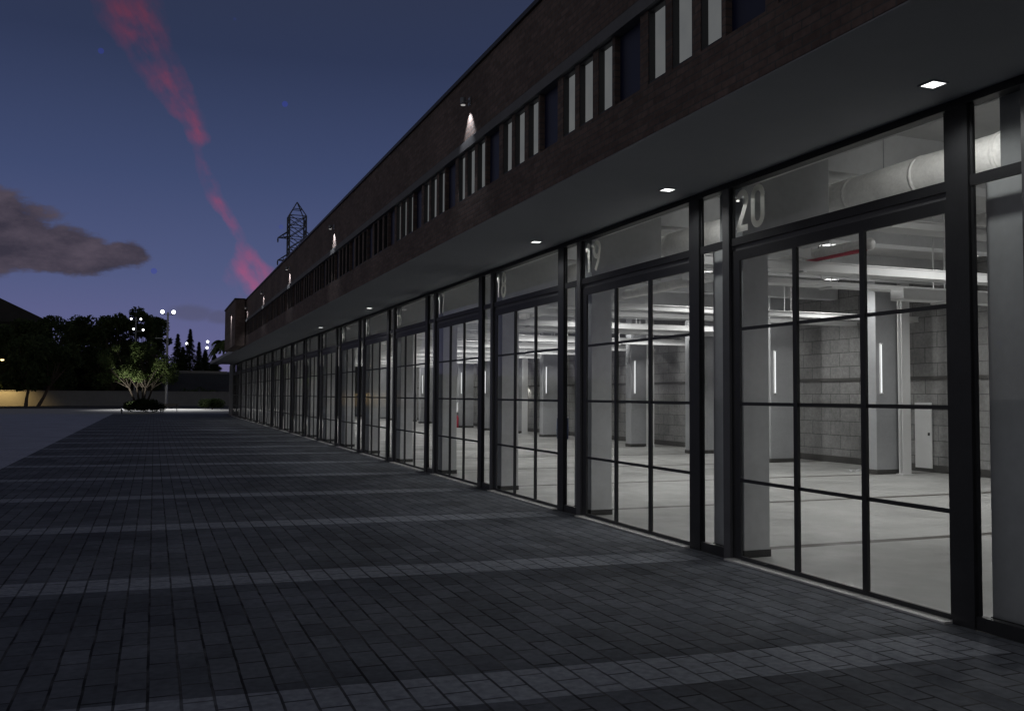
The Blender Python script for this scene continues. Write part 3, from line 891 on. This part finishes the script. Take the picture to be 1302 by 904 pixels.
# round bush by the building
random.seed(33)
r = empty('round_bush', (7.0, 125, 0), 'rounded dark bush beside the far corner of the building', 'bush')
mb = MB()
for q in range(5): mb.path([(0, 0, -.03), (random.uniform(-.8, .8), random.uniform(-.5, .5), 1.1)], [.05, .02], 5)
mb.build('stems', M['bark'], r)
mb = MB()
for q in range(20):
    a = random.uniform(0, 2 * PI); rr = 1.2 * math.sqrt(random.random()); leafball(mb, Vector((rr * math.cos(a), rr * math.sin(a), .95 - rr * .15)), .6, 130, .12, 1, .3)
mb.build('foliage', M['hedge'], r)
# palm-like plant above the canopy end
random.seed(8)
r = empty('palm_tree', (7.1, 106, 1.3), 'palm with drooping fronds lit yellow-green behind the end of the canopy', 'palm tree')
mb = MB(); mb.path([(1.6, 0, -1.3), (1.1, 0, 3), (0, 0, 6.3)], [.20, .15, .12], 10); mb.build('trunk', M['bark'], r)
mb = MB()
for q in range(44):
    a = 2 * PI * q / 44 + random.uniform(-.1, .1); up = random.uniform(.1, 1.2); Lf = random.uniform(1.2, 2.0); prev = None
    for s in range(9):
        t = s / 8; c = Vector((math.cos(a) * Lf * t, math.sin(a) * Lf * t, 6.3 + up * t * Lf - 1.15 * t * t * Lf)); 
        if prev is not None:
            side_ = Vector((-math.sin(a), math.cos(a), 0)); w = .28 * math.sin(PI * min(.95, t)) + .03
            for sg in (-1, 1):
                mb.poly([prev, c, c + side_ * w * sg + Vector((math.cos(a) * .1, math.sin(a) * .1, -.12)), prev + side_ * w * sg + Vector((0, 0, -.12))])
        prev = c
mb.build('crown', M['leaf_mid'], r)

# floodlight masts
def mast(x, y, z0, h, heads, label, arm=None, energy=0, hs=.42, aim=None, rad=.14):
    r = empty('floodlight_mast', (x, y, z0), label, 'floodlight', 'floodlight masts beyond the plaza')
    mb = MB(); mb.path([(0, 0, -.2), (0, 0, h * .5), (0, 0, h)], [rad, rad * .8, rad * .6], 8); mb.build('pole', M['steel'], r)
    mb = MB()
    for hx, hz in heads: mb.box(min(hx, 0), max(hx, 0.01), -.04, .04, hz - .05, hz + .03)
    if arm: mb.box(arm[0], 0, -.05, .05, arm[1] - .05, arm[1] + .05)
    mb.build('crossarm', M['steel'], r)
    for hx, hz in heads:
        mb = MB(); mb.box(hx - hs * 1.05, hx + hs * 1.05, -.22, .14, hz + .05, hz + .09 + hs * 1.7); f = mb.build('lamp_head', M['black'], r)
        mb = MB(); mb.path([(hx, -.24, hz + .1 + hs * .8), (hx, -.30, hz + .1 + hs * .8)], [hs * .92, hs * .7], 14); mb.build('lens', M['e_flood'], f)
    if energy:
        lamp('SPOT', 'flood_beam', (0, -.6, h), energy, (.95, .97, 1), r, aim, .3, 62, .8)
    return r
mast(1.55, 135, 0, 13.2, ((-.72, 12.9), (.72, 12.9)), 'tall floodlight mast with two big white lamps', (-1.6, 9.6), 15000, .28, (0, -.75, -1), .2)
mast(-3.1, 167.3, 0, 14.9, ((-.75, 14.3), (.75, 14.3), (-.35, 12.6), (1.15, 12.5)), 'floodlight mast with four lamps among the dark trees', None, 0, .18)
mast(6.75, 222, 7, 6.4, ((0, 6.0),), 'small distant floodlight between the conifers', None, 0, .36)
mast(11.1, 222, 7, 7.0, ((0.1, 6.6), (0, 5.2)), 'distant lamp pole with two lights one above the other, left of the building', None, 0, .32)

# warm street lamp at the left edge
r = empty('street_lamp', (-22.6, 162.2, 0), 'warm yellow street lamp at the left edge lighting the low wall', 'street lamp')
mb = MB(); mb.path([(0, 0, 0), (0, 0, 5), (0, 0, 6.8), (.1, 0, 7.2), (.35, 0, 7.35)], [.1, .08, .06, .05, .05], 8); mb.build('pole', M['steel'], r, True)
mb = MB(); mb.box(.15, .75, -.16, .16, 7.22, 7.40); mb.build('lamp_head', M['black'], r)
mb = MB(); mb.path([(.45, 0, 7.21), (.45, 0, 7.08), (.45, 0, 6.98)], [.24, .24, .14], 12); mb.build('lens', M['e_sodium'], r, True)
lamp('SPOT', 'sodium_light', (.45, 0, 6.7), 4600, (1, .66, .24), r, (-.12, .1, -1), .2, 128, 1.0)

# lattice pylon rising behind the roof
def pylon():
    r = empty('lattice_pylon', (19.5, 140, 0), 'lattice steel electricity pylon rising behind the building roof', 'pylon')
    mb = MB(); t = .075
    def W(z): return 3.2 - (3.2 - 1.22) * min(1, z / 17) if z < 17 else 1.22
    levels = [0, 4, 7.5, 10.5, 13, 15, 17, 18.7, 20.4, 22.1, 23.8, 25.5, 27.2, 28.7]
    cor = lambda z: [Vector((sx * W(z), sy * W(z), z)) for sx, sy in ((-1, -1), (1, -1), (1, 1), (-1, 1))]
    for a, b2 in zip(levels[:-1], levels[1:]):
        A, B = cor(a), cor(b2)
        for i in range(4):
            j = (i + 1) % 4
            mb.tube(A[i], B[i], t * 1.5, n=5); mb.tube(A[i], B[j], t, n=4); mb.tube(A[j], B[i], t, n=4); mb.tube(B[i], B[j], t, n=4)
    T_ = Vector((0, 0, 30.9))
    for p in cor(28.7): mb.tube(p, T_, t * 1.1, n=5)
    for a in range(4): mb.tube(cor(28.7)[a] * .5 + T_ * .5, cor(28.7)[(a + 1) % 4] * .5 + T_ * .5, t, n=4)
    mb.build('tower_frame', M['pylon'], r)
    for sg in (-1, 1):
        for z in (22.0, 25.4):
            q = MB(); tip = Vector((sg * 2.75, 0, z - .05))
            for sy in (-1, 1):
                q.tube((sg * 1.22, sy * 1.1, z + .1), tip, t, n=5); q.tube((sg * 1.22, sy * 1.1, z + 1.0), tip, t, n=5)
            q.tube((sg * 1.22, -1.1, z + .1), (sg * 1.9, .5, z), t * .8, n=4); q.tube((sg * 1.9, -.5, z), (sg * 1.9, .5, z + .5), t * .8, n=4)
            q.build('crossarm', M['pylon'], r)
            q = MB(); q.path([tip, tip - Vector((0, 0, .25)), tip - Vector((0, 0, .7))], [.05, .12, .08], 8); q.build('insulator', M['pylon'], r)
    return r
pylon()

# ------------------------------------------------------------------ sky
w = bpy.data.worlds.new('World'); S.world = w; w.use_nodes = True
nt = w.node_tree; nt.nodes.clear()
out = nt.nodes.new('ShaderNodeOutputWorld'); bg = nt.nodes.new('ShaderNodeBackground')
tc = nt.nodes.new('ShaderNodeTexCoord').outputs['Generated']
xyz = sep(nt, tc)
SUN_EL, SUN_ROT = math.radians(-4.0), math.radians(15)
sky = nt.nodes.new('ShaderNodeTexSky'); sky.sky_type = 'NISHITA'; sky.sun_disc = False
sky.sun_elevation = SUN_EL; sky.sun_rotation = SUN_ROT; sky.altitude = 50; sky.air_density = 1.0; sky.dust_density = .6; sky.ozone_density = 2.0
z01 = math_(nt, 'MAXIMUM', xyz[2], 0.0)
dusk = ramp(nt, z01, [(0.0, (.150, .130, .245)), (.05, (.118, .121, .262)), (.12, (.079, .098, .212)), (.22, (.048, .067, .153)), (.34, (.027, .038, .086)), (.5, (.026, .032, .058)), (1.0, (.028, .031, .044))])
# neutral fill glow added to the unseen sky left and behind: greyer and a little brighter than the view ahead
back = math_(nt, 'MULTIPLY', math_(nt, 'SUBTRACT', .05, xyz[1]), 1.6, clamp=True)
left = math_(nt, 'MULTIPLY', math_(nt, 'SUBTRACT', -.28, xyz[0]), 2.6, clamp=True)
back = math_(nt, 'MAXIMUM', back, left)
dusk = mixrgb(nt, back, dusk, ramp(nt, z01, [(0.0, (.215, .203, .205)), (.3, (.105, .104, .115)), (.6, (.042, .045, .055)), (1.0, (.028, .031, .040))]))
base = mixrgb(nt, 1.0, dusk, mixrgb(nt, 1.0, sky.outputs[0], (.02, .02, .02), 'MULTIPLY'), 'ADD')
az = math_(nt, 'DIVIDE', xyz[0], math_(nt, 'MAXIMUM', xyz[1], .05))
el = math_(nt, 'DIVIDE', xyz[2], math_(nt, 'MAXIMUM', xyz[1], .05))
front = math_(nt, 'GREATER_THAN', xyz[1], .2)
def curve(val, pts, x0, x1, y0, y1):
    n = nt.nodes.new('ShaderNodeFloatCurve'); cm_ = n.mapping; c = cm_.curves[0]
    P = [((a - x0) / (x1 - x0), (b - y0) / (y1 - y0)) for a, b in pts]
    c.points[0].location = P[0]; c.points[1].location = P[-1]
    for p in P[1:-1]: c.points.new(*p)
    for p in c.points: p.handle_type = 'VECTOR'
    cm_.update()
    vin = math_(nt, 'DIVIDE', math_(nt, 'SUBTRACT', val, x0), x1 - x0, clamp=True)
    L(nt, vin, n.inputs['Value'])
    return math_(nt, 'ADD', math_(nt, 'MULTIPLY', n.outputs[0], y1 - y0), y0)
v2 = comb(nt, az, el, 0)
nz = noise(nt, v2, 22, 5, .6)
rot = comb(nt, math_(nt, 'ADD', az, math_(nt, 'MULTIPLY', el, .62)), math_(nt, 'MULTIPLY', math_(nt, 'SUBTRACT', el, math_(nt, 'MULTIPLY', az, .62)), .36), 1.7)
nzf = noise(nt, rot, 62, 4, .55)
nzc = noise(nt, v2, 34, 3, .5)
cen = curve(el, [(.09, .105), (.11, .101), (.130, .093), (.150, .0865), (.170, .0789), (.186, .0690), (.2056, .0540), (.2256, .0457), (.2456, .0395), (.264, .0400), (.278, .0330), (.305, .0150), (.339, -.0050), (.369, -.0230), (.40, -.0360), (.46, -.060)], .09, .46, -.1, .15)
wid = curve(el, [(.09, .014), (.118, .026), (.135, .017), (.143, .009), (.152, .0075), (.160, .0045), (.175, .006), (.20, .008), (.225, .0075), (.246, .004), (.255, .0035), (.262, .009), (.275, .009), (.285, .012), (.305, .016), (.339, .021), (.37, .025), (.46, .034)], .09, .46, 0, .05)
inten = curve(el, [(.085, .7), (.11, .95), (.135, 1.0), (.15, 1.0), (.16, .5), (.18, .85), (.21, .9), (.235, .7), (.25, .12), (.257, .2), (.265, .8), (.29, .75), (.34, .7), (.40, .6), (.46, .4)], .085, .46, 0, 1)
wob = math_(nt, 'MULTIPLY', math_(nt, 'SUBTRACT', nz, .5), .022)
dd = math_(nt, 'DIVIDE', math_(nt, 'ABSOLUTE', math_(nt, 'SUBTRACT', math_(nt, 'ADD', az, wob), cen)), wid)
pm_ = math_(nt, 'SUBTRACT', 1.35, dd, clamp=True)
tex = math_(nt, 'MULTIPLY', math_(nt, 'MULTIPLY', math_(nt, 'SUBTRACT', nzf, .26), 2.6, clamp=True), math_(nt, 'MULTIPLY', math_(nt, 'SUBTRACT', nzc, .27), 3.6, clamp=True))
pm_ = math_(nt, 'MULTIPLY', math_(nt, 'MULTIPLY', math_(nt, 'POWER', pm_, .8), inten), tex, clamp=True)
pm_ = math_(nt, 'MULTIPLY', pm_, front, clamp=True)
pinkc = ramp(nt, el, [(.08, (.30, .105, .235)), (.16, (.26, .075, .165)), (.28, (.21, .050, .100)), (.4, (.15, .032, .060))])
base = mixrgb(nt, pm_, base, pinkc)
def blob(a0, e0, ra, re, k=.9):
    q = math_(nt, 'POWER', math_(nt, 'DIVIDE', math_(nt, 'SUBTRACT', az, a0), ra), 2.0)
    s_ = math_(nt, 'POWER', math_(nt, 'ABSOLUTE', math_(nt, 'DIVIDE', math_(nt, 'SUBTRACT', el, e0), re)), 2.0)
    return math_(nt, 'SUBTRACT', 1.0, math_(nt, 'SQRT', math_(nt, 'ADD', q, s_)))
nc = noise(nt, comb(nt, az, math_(nt, 'MULTIPLY', el, 2.0), 3.0), 19, 8, .64)
def cloud(blobs, amp, lo, hi):
    m_ = None
    for b_ in blobs:
        v = blob(*b_); m_ = v if m_ is None else math_(nt, 'MAXIMUM', m_, v)
    m_ = math_(nt, 'ADD', m_, math_(nt, 'MULTIPLY', math_(nt, 'SUBTRACT', nc, .5), amp))
    mr = N(nt, 'ShaderNodeMapRange'); mr.interpolation_type = 'SMOOTHSTEP'; mr.inputs['From Min'].default_value = lo; mr.inputs['From Max'].default_value = hi
    L(nt, m_, mr.inputs[0]); return mr.outputs[0]
dark = cloud([(-.135, .150, .060, .046), (-.16, .165, .085, .040), (-.075, .133, .080, .024), (-.09, .143, .055, .030), (-.028, .140, .030, .017), (-.2, .14, .12, .05)], 1.25, .12, .40)
dark = math_(nt, 'MULTIPLY', math_(nt, 'MULTIPLY', dark, front), .93)
dcol = ramp(nt, nc, [(.36, (.036, .030, .042)), (.66, (.084, .066, .086))])
base = mixrgb(nt, dark, base, dcol)
small = cloud([(.035, .083, .030, .012), (.062, .080, .022, .010)], .8, .05, .6)
small = math_(nt, 'MULTIPLY', math_(nt, 'MULTIPLY', small, front), .45)
base = mixrgb(nt, small, base, (.075, .072, .11))
# faint blue stars
vor = N(nt, 'ShaderNodeTexVoronoi', Scale=24.0); vor.feature = 'F1'; L(nt, tc, vor.inputs['Vector'])
st = math_(nt, 'LESS_THAN', vor.outputs['Distance'], .075)
sc_ = sep(nt, vor.outputs['Color'])
st = math_(nt, 'MULTIPLY', st, math_(nt, 'GREATER_THAN', sc_[0], .35))
st = math_(nt, 'MULTIPLY', math_(nt, 'MULTIPLY', st, sc_[1]), .55)
base = mixrgb(nt, st, base, (.035, .05, .33))
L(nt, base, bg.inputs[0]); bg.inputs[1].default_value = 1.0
L(nt, bg.outputs[0], out.inputs[0])

# last trace of daylight: a very weak, very soft sun just at the horizon
sd_ = bpy.data.lights.new('sun', 'SUN'); sd_.energy = .01; sd_.angle = math.radians(20); sd_.color = (.8, .85, 1)
so_ = bpy.data.objects.new('sun', sd_); C.objects.link(so_)
so_.rotation_euler = Vector((.35, .1, -1)).to_track_quat('-Z', 'Y').to_euler()

# ------------------------------------------------------------------ camera
cd = bpy.data.cameras.new('camera'); cam = bpy.data.objects.new('camera', cd); C.objects.link(cam); S.camera = cam
F, CX, CY = 1170.0, 651.0, 452.0
d1 = Vector((196 - CX, -(500.5 - CY), -F)).normalized()
d2 = Vector((3650 - CX, -(519 - CY), -F)).normalized(); d2 = (d2 - d1 * d2.dot(d1)).normalized(); d3 = d2.cross(d1)
R = Matrix((d2, d1, d3))
cam.matrix_world = Matrix.Translation((0, 0, 2.0)) @ R.to_4x4()
cd.sensor_width = 36; cd.sensor_fit = 'HORIZONTAL'; cd.lens = F * 36 / 1302
cd.clip_start = .05; cd.clip_end = 6000

S.view_settings.view_transform = 'Standard'; S.view_settings.look = 'None'
S.view_settings.exposure = 0; S.view_settings.gamma = 1
S.render.engine = 'CYCLES'
S.cycles.use_denoising = True
S.cycles.max_bounces = 7; S.cycles.transparent_max_bounces = 24; S.cycles.diffuse_bounces = 4; S.cycles.glossy_bounces = 3
S.cycles.sample_clamp_indirect = 3.0
S.cycles.caustics_reflective = False; S.cycles.caustics_refractive = False
